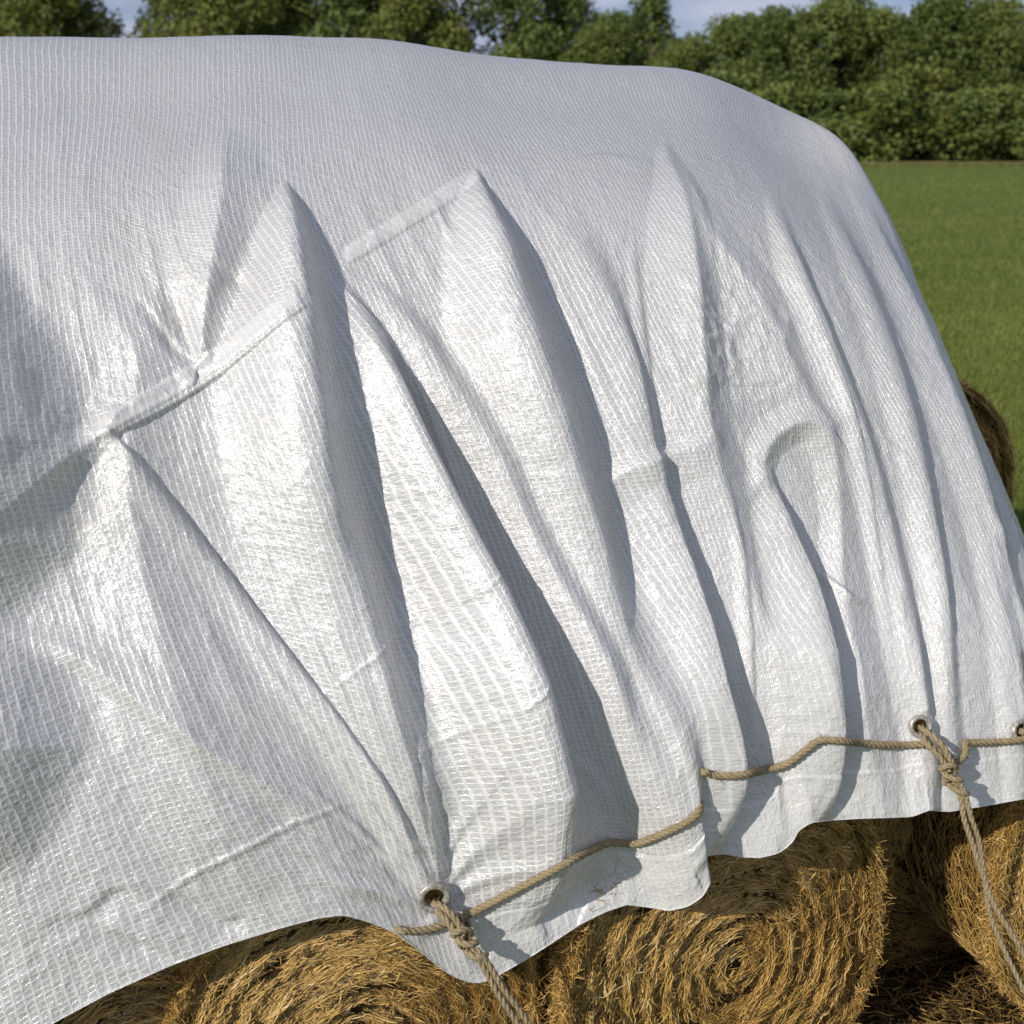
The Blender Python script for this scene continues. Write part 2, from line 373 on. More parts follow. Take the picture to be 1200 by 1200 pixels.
# third ridge, two crests
fold([(558, 198, .0, 2, 2), (562, 245, .065, 38, 26), (572, 300, .12, 58, 50), (595, 400, .16, 82, 68), (632, 500, .155, 82, 66), (667, 600, .13, 76, 56),
      (700, 700, .10, 72, 44), (735, 800, .08, 70, 32), (772, 900, .07, 64, 26), (802, 990, .04, 60, 22), (815, 1040, .02, 60, 22)], q=1.05, e=1.5, lean=.2)
fold([(430, 325, .0, 20, 14), (496, 412, .05, 44, 30), (567, 525, .065, 44, 26), (600, 600, .07, 44, 26), (633, 670, .07, 44, 26), (700, 795, .06, 50, 26), (745, 900, .05, 55, 26), (790, 1000, .02, 50, 26)], q=1.05, e=1.5)
# fourth: crest C with the big drop to its right
fold([(640, 235, 0.0000, 40, 40), (690, 340, 0.0290, 46, 40), (722, 440, 0.0464, 40, 34), (742, 540, 0.0493, 34, 30), (765, 640, 0.0696, 44, 30), (785, 740, 0.1044, 60, 26),
      (800, 840, 0.1276, 74, 22), (815, 930, 0.1392, 84, 20), (826, 1010, 0.1334, 90, 20), (832, 1050, 0.1276, 90, 20)], q=1.1, e=4, lean=1.0)
# small roll that ends at (800,530)
fold([(690, 600, 0.0000, 30, 20), (722, 556, 0.0248, 26, 16), (760, 540, 0.0275, 40, 14), (802, 528, 0.0193, 40, 10), (822, 522, 0.0000, 20, 10)], q=1.2, e=2)
# pleat with the crisp top at (780,185)
fold([(778, 180, 0.0093, 9, 10), (796, 240, 0.0387, 36, 30), (806, 330, 0.0542, 48, 34), (812, 430, 0.0581, 48, 36), (822, 520, 0.0542, 43, 40), (850, 620, 0.0504, 43, 44),
      (880, 710, 0.0426, 48, 44), (905, 800, 0.0387, 56, 40), (915, 880, 0.0310, 56, 40), (905, 990, 0.0310, 64, 50)], q=1.2, e=3, lean=.3)
fold([(800, 200, 0.0000, 10, 14), (835, 280, 0.0245, 20, 26), (885, 350, 0.0350, 40, 30), (930, 450, 0.0350, 50, 30), (965, 500, 0.0210, 40, 20)], q=1.3, e=3)
# pocket
fold([(870, 590, 0.0000, 10, 10), (888, 560, 0.0195, 14, 16), (900, 520, 0.0292, 20, 22), (935, 498, 0.0325, 20, 26), (968, 520, 0.0325, 22, 30),
      (980, 600, 0.0325, 18, 40), (985, 700, 0.0390, 22, 50), (1005, 800, 0.0455, 40, 50), (1020, 880, 0.0325, 44, 50), (1035, 945, 0.0260, 44, 44)], q=1.2, e=2.5, lean=.0)
fold([(893, 545, .0, 14, 14), (902, 610, .055, 26, 22), (925, 690, .085, 40, 22), (938, 770, .11, 50, 18), (952, 860, .10, 50, 18), (958, 930, .085, 50, 24), (955, 975, .07, 50, 30)], q=1.15, e=3, lean=.7)
# right hand runs
fold([(898, 228, 0.0000, 6, 16), (925, 310, 0.0319, 19, 18), (968, 420, 0.0399, 27, 22), (1010, 540, 0.0399, 27, 26), (1045, 680, 0.0399, 30, 26), (1068, 800, 0.0360, 30, 24), (1082, 860, 0.0399, 30, 20), (1090, 945, 0.0479, 37, 16)], q=1.1, e=1.5, lean=.25)
fold([(955, 215, 0.0000, 6, 16), (1000, 320, 0.0239, 19, 18), (1042, 440, 0.0319, 22, 22), (1075, 570, 0.0360, 22, 20), (1098, 700, 0.0360, 24, 18), (1110, 840, 0.0239, 22, 20), (1120, 940, 0.0159, 22, 20)], q=1.1, e=1.5, lean=.2)
fold([(990, 205, 0.0000, 6, 12), (1045, 320, 0.0191, 15, 16), (1092, 450, 0.0278, 19, 18), (1130, 560, 0.0305, 19, 18), (1155, 650, 0.0261, 19, 16), (1175, 760, 0.0305, 22, 18), (1190, 860, 0.0261, 22, 18), (1195, 940, 0.0174, 22, 20)], q=1.1, e=1.5, lean=.2)
fold([(1010, 225, 0.0000, 4, 10), (1075, 380, 0.0232, 10, 12), (1120, 500, 0.0290, 12, 12), (1160, 620, 0.0290, 12, 14), (1200, 760, 0.0290, 15, 14)], q=1.3)
# box-fold strips and sharp fold lines
STRIP = [((118, 492), (232, 436), (338, 366)), ((412, 298), (490, 250), (562, 206))]
fold([(110, 508, .0, 12, 12), (128, 500, .008, 12, 12), (180, 468, .009, 12, 12), (240, 430, .009, 12, 12), (330, 374, .008, 12, 12), (344, 366, 0, 10, 10)], q=.3, e=0)
fold([(110, 515, .0, 4, 12), (150, 505, .012, 4, 16), (250, 444, .012, 4, 16), (338, 388, .008, 4, 14), (350, 380, 0, 4, 12)], q=1, e=0)
fold([(404, 300, .0, 10, 10), (418, 293, .008, 10, 10), (490, 247, .009, 11, 11), (552, 208, .008, 10, 10), (562, 203, 0, 8, 8)], q=.3, e=0)
fold([(505, 232, .0, 4, 8), (520, 262, .012, 4, 14), (530, 300, .010, 4, 14), (540, 350, .0, 4, 10)], q=1, e=0)
fold([(118, 505, .0, 8, 5), (140, 522, .016, 30, 5), (215, 610, .022, 44, 6), (300, 720, .024, 50, 6), (400, 860, .022, 46, 6), (465, 960, .016, 36, 6), (500, 1030, .0, 20, 6)], q=1.0, e=.5)
fold([(150, 530, .0, 8, 14), (222, 612, -.012, 10, 16), (310, 728, -.014, 10, 16), (410, 866, -.012, 10, 16), (500, 1020, .0, 8, 10)], q=1.3)
for pts_ in ([(330, 1010, .0, 12, 12), (400, 1035, .014, 14, 14), (460, 1050, .018, 12, 12), (500, 1056, .006, 8, 8)],
             [(420, 930, .0, 12, 12), (455, 985, .016, 14, 14), (485, 1025, .018, 11, 11), (502, 1046, .004, 7, 7)],
             [(560, 900, .0, 12, 12), (545, 960, .014, 14, 14), (527, 1010, .016, 11, 11), (514, 1038, .004, 7, 7)],
             [(600, 985, .0, 12, 12), (565, 1010, .010, 12, 12), (535, 1032, .012, 10, 10), (520, 1045, .0, 7, 7)],
             [(540, 1130, .0, 12, 12), (530, 1105, .012, 12, 12), (518, 1078, .012, 9, 9)],
             [(470, 1105, .0, 10, 10), (485, 1090, .008, 9, 9), (498, 1070, .008, 8, 8)]):
    fold(pts_, q=1.2, e=1.5)
for x0_, y0_, h_ in ((250, 700, .006), (300, 640, .007), (345, 760, .006), (455, 640, .006), (330, 900, .008), (250, 960, .007), (180, 900, .006), (545, 800, .006)):
    ex, ey = 508 + (x0_ - 508) * .07, 1052 + (y0_ - 1052) * .07
    fold([(x0_, y0_, .0, 5, 5), (x0_ + (ex - x0_) * .4 + 3, y0_ + (ey - y0_) * .4, h_, 9, 6), (x0_ + (ex - x0_) * .8, y0_ + (ey - y0_) * .8, h_ * 1.2, 8, 5), (ex, ey, .0, 4, 4)], q=1.0, e=.5)
for pts_ in ([(640, 300, .0, 5, 5), (690, 430, .007, 9, 6), (722, 530, .0, 5, 5)], [(740, 260, .0, 5, 5), (752, 400, .010, 16, 8), (775, 560, .010, 16, 8), (800, 700, .0, 8, 6)],
             [(930, 330, .0, 5, 5), (985, 480, .008, 10, 6), (1020, 640, .008, 10, 6), (1045, 800, .0, 6, 6)], [(840, 560, .0, 6, 6), (862, 680, .010, 12, 7), (878, 820, .008, 12, 7), (880, 900, .0, 6, 6)],
             [(640, 720, .0, 6, 6), (680, 820, .008, 10, 6), (715, 920, .0, 6, 6)], [(1060, 300, .0, 4, 4), (1110, 430, .008, 9, 5), (1150, 560, .008, 9, 5), (1180, 700, .0, 5, 5)]):
    fold(pts_, q=1.0, e=.6)
for x_, y_ in ((1078, 851), (1196, 856)):
    fold([(x_ - 16, y_ - 150, .0, 8, 8), (x_ - 8, y_ - 80, .012, 11, 9), (x_ - 1, y_ - 22, .012, 8, 8)], q=1.2, e=1.5)
def crease(pts, a=.006, w=7):
    n = len(pts); fold([(x, y, a * math.sin(math.pi * (i + .3) / (n - .4)), w, w * .5) for i, (x, y) in enumerate(pts)], q=1.0, e=.4)
crease([(375, 815), (440, 765), (520, 692), (570, 645)], .005, 6)
crease([(455, 905), (520, 850), (560, 815), (600, 770)], .0045, 6)
crease([(160, 1075), (240, 1015), (330, 968), (420, 935)], .006, 8)
crease([(400, 345), (470, 420), (520, 520), (560, 640)], .008, 6)
crease([(590, 830), (640, 862), (690, 905), (720, 950)], .02, 22)
crease([(935, 640), (955, 665), (990, 700), (1010, 705)], .014, 8)
crease([(1000, 505), (1040, 520), (1060, 545)], .006, 8)
crease([(1148, 600), (1160, 625), (1166, 640)], .01, 8)
crease([(60, 1085), (110, 1075), (140, 1050), (165, 1070)], -.014, 26)
crease([(190, 1048), (225, 1065), (262, 1085), (285, 1078)], -.02, 22)
crease([(115, 1090), (160, 1110), (205, 1128)], -.02, 22)
crease([(230, 305), (275, 330), (300, 350)], -.01, 16)
crease([(170, 360), (200, 400), (225, 425)], -.014, 14)
crease([(640, 200), (700, 185), (760, 192)], .008, 14)
# hem: lower folds bulge
fold([(600, 1060, .0, 20, 20), (640, 1050, -.05, 60, 60), (690, 1040, -.04, 60, 60), (720, 1070, 0, 40, 40)], q=1.2)

# random wrinkles over everything, stronger on the front
fs = sstep(0.0, 0.6, TT) * 0 + 1
rid = lambda u, v, s: 1 - np.abs(vnoise(u, v, s)) * 2
amp = (0.35 + 0.65 * (1 - sstep(3.6, 4.8, TT)))
wr = 0.0040 * vnoise(U * 5, Vv * 2.2, 1) + 0.0028 * rid(U * 9 + .3 * Vv, Vv * 3 - U, 2) + 0.0014 * rid(U * 21 - Vv * 3, Vv * 17 + U * 4, 3) + 0.0005 * rid(U * 30, Vv * 34, 5)
H += wr * amp
H += (.003 * (1 - sstep(.165, .18, Vv)) + .002 * np.exp(-((Vv - .172) / .006) ** 2)) * sstep(5.6, 6.4, SS)      # the doubled hem band
H += 0.010 * vnoise(U * 2.1, Vv * 1.3, 7)
crump = np.exp(-(((PX - 850) / 70) ** 2 + ((PY - 400) / 80) ** 2)) + .7 * np.exp(-(((PX - 470) / 60) ** 2 + ((PY - 1010) / 60) ** 2)) + .6 * np.exp(-(((PX - 660) / 90) ** 2 + ((PY - 1040) / 45) ** 2)) + .5 * np.exp(-(((PX - 90) / 60) ** 2 + ((PY - 500) / 60) ** 2))
H += crump * vis * (0.006 * rid(U * 16, Vv * 13, 8) + 0.003 * rid(U * 34, Vv * 31, 9))
G2 = G + N0 * (H * np.where(vis > 0, 1, 1))[..., None] + ROWD * (LEAN * vis)[..., None]

# hem outline: the free edge as it hangs (photograph px of the base hem -> px of the hanging edge)
hem_map = np.array([(-260, -260, 1390), (60, 60, 1200), (130, 125, 1165), (200, 198, 1132), (260, 262, 1108), (330, 330, 1087), (370, 372, 1076), (400, 403, 1072), (430, 432, 1080),
    (458, 462, 1092), (485, 492, 1114), (510, 520, 1137), (530, 542, 1149), (548, 562, 1152), (566, 578, 1146), (585, 596, 1136), (612, 620, 1122), (645, 645, 1106), (680, 680, 1083),
    (705, 710, 1068), (730, 735, 1060), (755, 760, 1063), (775, 785, 1067), (792, 806, 1062), (806, 822, 1052), (815, 833, 1036), (822, 828, 1012), (832, 826, 1004), (845, 845, 1000), (865, 868, 1004), (885, 890, 1005), (905, 912, 1000), (920, 928, 988), (932, 936, 973),
    (950, 950, 964), (980, 975, 961), (1010, 1008, 959), (1040, 1040, 958), (1065, 1068, 957), (1085, 1090, 949), (1098, 1096, 950), (1115, 1112, 951), (1150, 1150, 945), (1200, 1200, 936), (1312, 1312, 925), (1500, 1500, 925)], float)
bx = PX[:, 0]
tx = np.interp(bx, hem_map[:, 0], hem_map[:, 1]); ty = np.interp(bx, hem_map[:, 0], hem_map[:, 2])
fx_, fy_, fz_ = proj(G2[:, 0])
onf = ((scol > 2.2) & (scol < 13.02)).astype(float)
dX = ((tx - fx_) * fz_ / FPX * onf)[:, None, None] * RGT; dY = (-(ty - fy_) * fz_ / FPX * onf)[:, None, None] * UPV
G2 = G2 + (dX + dY) * ((1 - sstep(0, 1.35, TT)) ** 1.0)[..., None]

# eyelets: cut holes, remember their frames
def nearest_vertex(px, py, G=None, tol=6):
    x, y, z = PX2, PY2, PZ2
    d = np.hypot(x - px, y - py); m = d < tol
    if not m.any(): i = np.argmin(d); return i
    k = np.where(m.ravel(), z.ravel() + d.ravel() * 0.002, 1e9); return int(np.argmin(k))
p2 = proj(G2.reshape(-1, 3)); PX2, PY2, PZ2 = [a.reshape(ns, ntt) for a in p2]
N2 = normals(G2) * sgn
def surf(px, py, off=0.0, tol=5):
    i = nearest_vertex(px, py, tol=tol); a, b = divmod(i, ntt) if np.ndim(i) == 0 else (0, 0)
    return Vector(G2[a, b] + N2[a, b] * off), Vector(N2[a, b]), (a, b)
EYES = [(508, 1052, .052, .031), (1078, 851, .040, .024), (1196, 856, .040, .024)]
idx = np.arange(ns * ntt).reshape(ns, ntt)
F = np.stack([idx[:-1, :-1], idx[1:, :-1], idx[1:, 1:], idx[:-1, 1:]], axis=-1).reshape(-1, 4)
Gf = G2.reshape(-1, 3); keep = np.ones(len(F), bool); eyes = []
for px, py, ro, ri in EYES:
    p, n, (a, b) = surf(px, py, 0, 3); cen = Gf[F].mean(1)
    # smooth frame from a small neighbourhood
    nn = Vector(N2[a - 9:a + 10:3, max(0, b - 9):b + 10:3].reshape(-1, 3).mean(0)).normalized()
    keep &= np.linalg.norm(cen - np.array(p), axis=1) > ri * 1.12
    eyes.append((p, nn, ro, ri))
F = F[keep]
if sgn < 0: F = F[:, ::-1]
def near(pts, w):
    d = np.full(PX.shape, 1e9)
    for (x0, y0), (x1, y1) in zip(pts[:-1], pts[1:]):
        t = np.clip(((PX - x0) * (x1 - x0) + (PY - y0) * (y1 - y0)) / ((x1 - x0) ** 2 + (y1 - y0) ** 2), 0, 1)
        d = np.minimum(d, np.hypot(PX - x0 - t * (x1 - x0), PY - y0 - t * (y1 - y0)))
    return 1 - sstep(w - 2, w + 1, d)
plain = np.maximum(near([(120, 504), (180, 468), (240, 430), (334, 372)], 11), near([(410, 298), (490, 247), (556, 206)], 10)) * vis     # doubled, welded strips
worn = sstep(.0, 1.0, (Vv / Vv.max() * 0 + (1 - sstep(0.3, 3.2, TT))) * sstep(6.0, 10.5, SS))                                          # stretched smooth towards the right hand hem
EMB = np.clip(1 - .6 * plain - .62 * worn, .05, 1); BAND = sstep(5.6, 6.4, SS); EMB = EMB * (1 - .55 * (1 - sstep(.17, .19, Vv)) * BAND) * (1 + .45 * sstep(3.6, 4.6, TT))
tarp = link('tarp', mesh_np('tarp', Gf, F[:, ::-1] if False else F, True, uv=np.stack([UT.ravel(), VT.ravel()], 1), attr={'emboss': EMB.ravel()}), M_TARP)
tag(tarp, 'huge creased white woven plastic tarp draped over the round hay bales', 'tarp')

# ------------------------------------------------------------------ tubes
def frames(P):
    P = np.asarray(P, float); T = np.gradient(P, axis=0); T /= np.linalg.norm(T, axis=1, keepdims=True) + 1e-12
    n = np.cross(T[0], [0, 0, 1.0]); 
    if np.linalg.norm(n) < .1: n = np.cross(T[0], [1.0, 0, 0])
    n /= np.linalg.norm(n); Ns = []
    for t in T:
        n = n - t * np.dot(n, t); n /= np.linalg.norm(n) + 1e-12; Ns.append(n)
    Ns = np.array(Ns); return T, Ns, np.cross(T, Ns)
def tube(P, r, k=8):
    T, Nn, B = frames(P); n = len(P); r = np.broadcast_to(np.asarray(r, float), (n,))
    a = np.linspace(0, 2 * math.pi, k, endpoint=False)
    V = np.asarray(P)[:, None] + r[:, None, None] * (np.cos(a)[None, :, None] * Nn[:, None] + np.sin(a)[None, :, None] * B[:, None])
    V = V.reshape(-1, 3); i = np.arange(n - 1)[:, None] * k; j = np.arange(k)[None]; j2 = (j + 1) % k
    F = np.stack([i + j, i + j2, i + k + j2, i + k + j], -1).reshape(-1, 4)
    V = np.vstack([V, P[0], P[-1]]); m = n * k
    caps = [[m, (q + 1) % k, q, q] for q in range(k)] + [[m + 1, (n - 1) * k + q, (n - 1) * k + (q + 1) % k, (n - 1) * k + (q + 1) % k] for q in range(k)]
    return V, F, caps
def resample(P, step):
    P = np.asarray(P, float); P = catmull(P, np.linspace(0, len(P) - 1, (len(P) - 1) * 14 + 1))
    d = np.concatenate([[0], np.cumsum(np.linalg.norm(np.diff(P, axis=0), axis=1))]); n = max(4, int(d[-1] / step))
    s = np.linspace(0, d[-1], n); return np.stack([np.interp(s, d, P[:, i]) for i in range(3)], 1), s
def join(parts):
    Vs, Fs, o = [], [], 0
    for V, F in parts: Vs.append(V); Fs.append(F + o); o += len(V)
    return np.vstack(Vs), np.vstack(Fs)
def twisted(P, r=0.0135, pitch=0.075, strands=3, step=0.006, fuzz=110):
    """laid rope: strands wound round one another, plus stray fibres"""
    C, s = resample(P, step); T, Nn, B = frames(C); out = []
    rs = r * .56; ro = r * .50
    for q in range(strands):
        ph = s / pitch * 2 * math.pi + q * 2 * math.pi / strands
        Q = C + ro * (np.cos(ph)[:, None] * Nn + np.sin(ph)[:, None] * B)
        V, F, _ = tube(Q, rs * (1 + .06 * np.sin(s * 190 + q)), 7); out.append((V, F))
    nf = int(s[-1] * fuzz)
    for _ in range(nf):
        i = random.randrange(2, len(C) - 3); a = random.uniform(0, 6.28); d = math.cos(a) * Nn[i] + math.sin(a) * B[i]
        p = C[i] + d * r * .95; t = T[i] * random.choice((-1, 1)); l = random.uniform(.006, .02)
        Q = np.array([p, p + (t * .7 + d * .5) * l * .5, p + (t * .8 + d * random.uniform(.3, 1.3)) * l]); V, F, _ = tube(Q, .0005, 3); out.append((V, F))
    return join(out)

# hem: the welded double edge of the tarp, and the eyelets
hem = G2[::3, 0]; msk = (scol[::3] > 1.9)
V_, F_, _ = tube(resample(G2[::6, 0], .012)[0], .0022, 6)
link('hem', mesh_np('hem', V_, F_, uv=V_[:, :2], attr={'emboss': np.full(len(V_), .6)}), M_TARP, tarp)
def ring(p, n, ro, ri):
    n = n.normalized(); a = n.orthogonal().normalized(); b = n.cross(a); prof = []
    for t in range(11):                    # a rolled brass-style lip
        u = t / 10 * math.pi; prof.append((ri + (ro - ri) * .5 * (1 - math.cos(u)), .010 * math.sin(u) ** .8 + .001 if 0 < t < 10 else -.002))
    prof.append((ro, -.004)); prof = [(ri * 1.02, -.012)] + prof
    K = 40; V = [];
    for (r_, h_) in prof:
        for k in range(K):
            t = k / K * 2 * math.pi; V.append(p + (a * math.cos(t) + b * math.sin(t)) * r_ + n * (h_ + .002))
    m = len(prof); F = [[i * K + k, i * K + (k + 1) % K, (i + 1) * K + (k + 1) % K, (i + 1) * K + k] for i in range(m - 1) for k in range(K)]
    return np.array([tuple(v) for v in V]), np.array(F)
for p, n, ro, ri in eyes:
    V_, F_ = ring(p, n, ro, ri); link('eyelet', mesh_np('eyelet', V_, F_), M_METAL, tarp)

# ------------------------------------------------------------------ hay bales
ROWA = math.atan(SL)
def straws(n, pos, dirs, nrm, length, rad, curl, rng, segs=3):
    """n strands: positions, directions and outward normals as arrays -> one mesh of thin bent three-sided stalks"""
    k = segs + 1; side = np.cross(dirs, nrm); side /= np.linalg.norm(side, axis=1, keepdims=True) + 1e-9
    L_ = length[:, None, None] * np.linspace(-.5, .5, k)[None, :, None]
    P = pos[:, None] + dirs[:, None] * L_
    jit = rng.normal(0, 1, (n, k, 2)); P = P + (side[:, None] * jit[..., :1] + nrm[:, None] * jit[..., 1:] * .7) * (curl[:, None, None] * length[:, None, None])
    c3 = np.array([0, 2.094, 4.188]); cs = np.cos(c3)[None, None, :, None]; sn = np.sin(c3)[None, None, :, None]
    rr = rad[:, None, None, None] * np.array([.5] + [1] * (k - 2) + [.35])[None, :, None, None]
    V = P[:, :, None] + rr * (side[:, None, None] * cs + nrm[:, None, None] * sn)
    V = V.reshape(-1, 3)
    b = (np.arange(n) * k * 3)[:, None, None]; i = (np.arange(segs) * 3)[None, :, None]; j = np.arange(3)[None, None]; j2 = (j + 1) % 3
    F = np.stack([b + i + j, b + i + j2, b + i + 3 + j2, b + i + 3 + j], -1).reshape(-1, 4)
    return V, F
def make_bale_meshes(Rb, Lb, nface, nside, seed, front_only=True):
    rng = np.random.default_rng(seed)
    # core: local axis Y is the axle, face at y=-Lb/2, rings spiral a little in relief
    K, J = 120, 34; V = []; 
    rr = np.linspace(0.001, 1, J)
    for side in (-1, 1):
        for r_ in rr:
            for k in range(K):
                t = k / K * 2 * math.pi
                wob = .018 * math.sin((r_ * 7 + k / K) * 2 * math.pi) + rng.normal(0, .006)
                q = r_ * (Rb - .03) * (1 + .012 * math.sin(3 * t + seed))
                V.append((q * math.cos(t), side * (Lb / 2 - .03 - .05 * r_ ** 6 + wob), q * math.sin(t)))
    F = []
    for s in (0, 1):
        o = s * J * K
        for i in range(J - 1):
            for k in range(K):
                q = [o + i * K + k, o + i * K + (k + 1) % K, o + (i + 1) * K + (k + 1) % K, o + (i + 1) * K + k]; F.append(q if s == 0 else q[::-1])
    a, b = (J - 1) * K, J * K + (J - 1) * K
    for k in range(K): F.append([a + k, a + (k + 1) % K, b + (k + 1) % K, b + k])
    def sag(P):        # a stacked bale settles a little square
        t_ = np.arctan2(P[:, 2], P[:, 0]); g_ = (np.abs(np.cos(t_)) ** 2.5 + np.abs(np.sin(t_)) ** 2.5) ** (-1 / 2.5)
        P = P.copy(); P[:, 0] *= g_; P[:, 2] *= np.where(P[:, 2] < 0, 1.0, g_); return P
    core = (sag(np.array(V)), np.array(F))
    parts = []; tints = []
    def add(n, pos, d, nr, ln, rd, cu, tint, segs=3):
        V, F = straws(n, sag(pos), d, nr, ln, rd, cu, rng, segs); parts.append((V, F)); tints.append(np.repeat(tint, (segs + 1) * 3))
    # face stalks, tangential
    n = nface; r_ = np.sqrt(rng.uniform(.002, 1, n)) * Rb; t = rng.uniform(0, 2 * math.pi, n)
    coil = np.sin((r_ / Rb * 9 + t / (2 * math.pi)) * 2 * math.pi)
    rad = np.stack([np.cos(t), 0 * t, np.sin(t)], 1); tan = np.stack([-np.sin(t), 0 * t, np.cos(t)], 1); nr = np.tile([0, -1.0, 0], (n, 1))
    ang = rng.normal(0, .24, n); ang = np.where(rng.random(n) < .10, rng.uniform(-1.6, 1.6, n), ang)
    d = tan * np.cos(ang)[:, None] + rad * np.sin(ang)[:, None] + nr * rng.normal(0.0, .16, n)[:, None]; d /= np.linalg.norm(d, axis=1, keepdims=True)
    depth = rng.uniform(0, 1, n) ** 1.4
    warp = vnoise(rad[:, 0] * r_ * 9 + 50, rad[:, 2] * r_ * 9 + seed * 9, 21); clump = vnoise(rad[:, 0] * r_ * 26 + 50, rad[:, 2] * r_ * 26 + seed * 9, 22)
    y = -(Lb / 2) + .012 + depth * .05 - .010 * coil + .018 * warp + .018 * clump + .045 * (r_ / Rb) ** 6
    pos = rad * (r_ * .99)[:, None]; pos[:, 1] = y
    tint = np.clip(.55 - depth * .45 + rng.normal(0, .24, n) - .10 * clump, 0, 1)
    add(n, pos, d, nr, rng.uniform(.04, .13, n), rng.uniform(.0010, .0023, n), rng.uniform(.012, .055, n), tint, 4)
    # barrel stalks
    n = nside; t = rng.uniform(0, 2 * math.pi, n); y = rng.uniform(-Lb / 2 + .01, Lb / 2, n) if not front_only else -Lb / 2 + Lb * rng.uniform(0, 1, n) ** 1.5
    rad = np.stack([np.cos(t), 0 * t, np.sin(t)], 1); tan = np.stack([-np.sin(t), 0 * t, np.cos(t)], 1); ax = np.tile([0, 1.0, 0], (n, 1))
    ang = rng.normal(0, .5, n); d = tan * np.cos(ang)[:, None] + ax * np.sin(ang)[:, None] + rad * rng.normal(0, .12, n)[:, None]; d /= np.linalg.norm(d, axis=1, keepdims=True)
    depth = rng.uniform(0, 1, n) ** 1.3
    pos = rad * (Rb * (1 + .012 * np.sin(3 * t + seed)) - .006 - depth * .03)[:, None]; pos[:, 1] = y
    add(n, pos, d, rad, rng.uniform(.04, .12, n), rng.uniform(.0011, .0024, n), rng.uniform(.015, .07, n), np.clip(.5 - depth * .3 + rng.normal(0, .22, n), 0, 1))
    # loose ends round the rim
    n = nface // 22; t = rng.uniform(0, 2 * math.pi, n); rad = np.stack([np.cos(t), 0 * t, np.sin(t)], 1)
    pos = rad * (Rb * rng.uniform(.96, 1.012, n))[:, None]; pos[:, 1] = -Lb / 2 + rng.uniform(-.004, .10, n)
    d = rng.normal(0, 1, (n, 3)); d[:, 2] -= .5; d /= np.linalg.norm(d, axis=1, keepdims=True)
    add(n, pos, d, rad, rng.uniform(.03, .11, n), rng.uniform(.0011, .0021, n), rng.uniform(.05, .14, n), np.clip(.55 + rng.normal(0, .22, n), 0, 1), 4)
    V, F = join(parts); return core, (V, F, np.concatenate(tints))
def bale(px, py, a, Rb, nface, nside, seed, label, rot=0.0, Lb=1.2, z=None, roll=0.0):
    c = on_plane(px, py, a) if z is None else np.array([px, py, z])
    root = bpy.data.objects.new('round_hay_bale', None); COL.objects.link(root); root.empty_display_size = .3
    ax = -OUT                                        # the axle runs from the face into the stack
    cx = c + ax * Lb / 2; root.location = (cx[0], cx[1], Rb - .01 + GZ if z is None else c[2])
    root.rotation_euler = (0, roll, ROWA + rot)
    tag(root, label, 'hay bale', 'round hay bales under and beside the tarp')
    (V, F), (V2, F2, T2) = make_bale_meshes(Rb, Lb, nface, nside, seed)
    link('packed_core', mesh_np('packed_core', V, F), M_CORE, root)
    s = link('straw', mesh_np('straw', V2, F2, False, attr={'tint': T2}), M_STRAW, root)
    return root
bale(160, 1190, 3.70, .60, 26000, 7000, 1, 'round hay bale in the bottom left corner, mostly hidden under the low tarp edge', .03)
bale(418, 1150, 3.60, .60, 95000, 16000, 2, 'round hay bale under the knotted tarp corner, its spiral end half in shade', .0)
bale(828, 1120, 3.62, .66, 105000, 30000, 3, 'round hay bale with sunlit spiral end below the deepest hanging fold of the tarp', .18)
bale(1350, 1010, 3.72, .72, 80000, 22000, 4, 'round hay bale at the bottom right, behind the rope tails hanging from its knot', .04)
bale(1090, 1000, 4.30, .66, 34000, 8000, 5, 'shaded round hay bale set back in the dark gap between two sunlit bales', .1)
# second layer at the far end, sticking out beyond the tarp
p = on_plane(1053, 598, 5.0)
bale(p[0], p[1], 0, .62, 26000, 26000, 6, 'round hay bale peeking out on the far right beyond the tarp, against the meadow', -.15, z=p[2])
bale(p[0] + .1, p[1] + .05, 0, .60, 12000, 9000, 7, 'round hay bale on the ground beneath the one that peeks out far right', -.1, z=.60 + GZ)

# ------------------------------------------------------------------ ropes
BW = 2.0; BN = 640
ZB = np.full((BN, BN), 1e9)
_i = ((PX2 + 0) / BW).astype(int).ravel(); _j = (PY2 / BW).astype(int).ravel(); _m = (_i >= 0) & (_i < BN) & (_j >= 0) & (_j < BN) & (PZ2.ravel() > 0)
np.minimum.at(ZB, (_i[_m], _j[_m]), PZ2.ravel()[_m])
def lay(P, off, n=90, smooth=5, upto=None):
    """rest a cord on the tarp: never deeper than the cloth under it"""
    P = catmull(np.array(P), np.linspace(0, len(P) - 1, n)); x, y, z = proj(P); z2 = z.copy()
    for k in range(n):
        i, j = int(x[k] / BW), int(y[k] / BW)
        if 2 <= i < BN - 2 and 2 <= j < BN - 2 and (upto is None or upto[0] <= x[k] <= upto[1]): z2[k] = min(z[k], ZB[i - 2:i + 3, j - 2:j + 3].min() - off)
    for _ in range(smooth):
        z3 = z2.copy(); z3[1:-1] = (z2[:-2] + 2 * z2[1:-1] + z2[2:]) / 4; z2 = np.minimum(z3, z2 + .004)
    return CAMP + ray(x, y) * z2[:, None]
def vpt(px, py, zc):              # the point of a pixel's ray at view depth zc
    return CAMP + ray(px, py) * zc
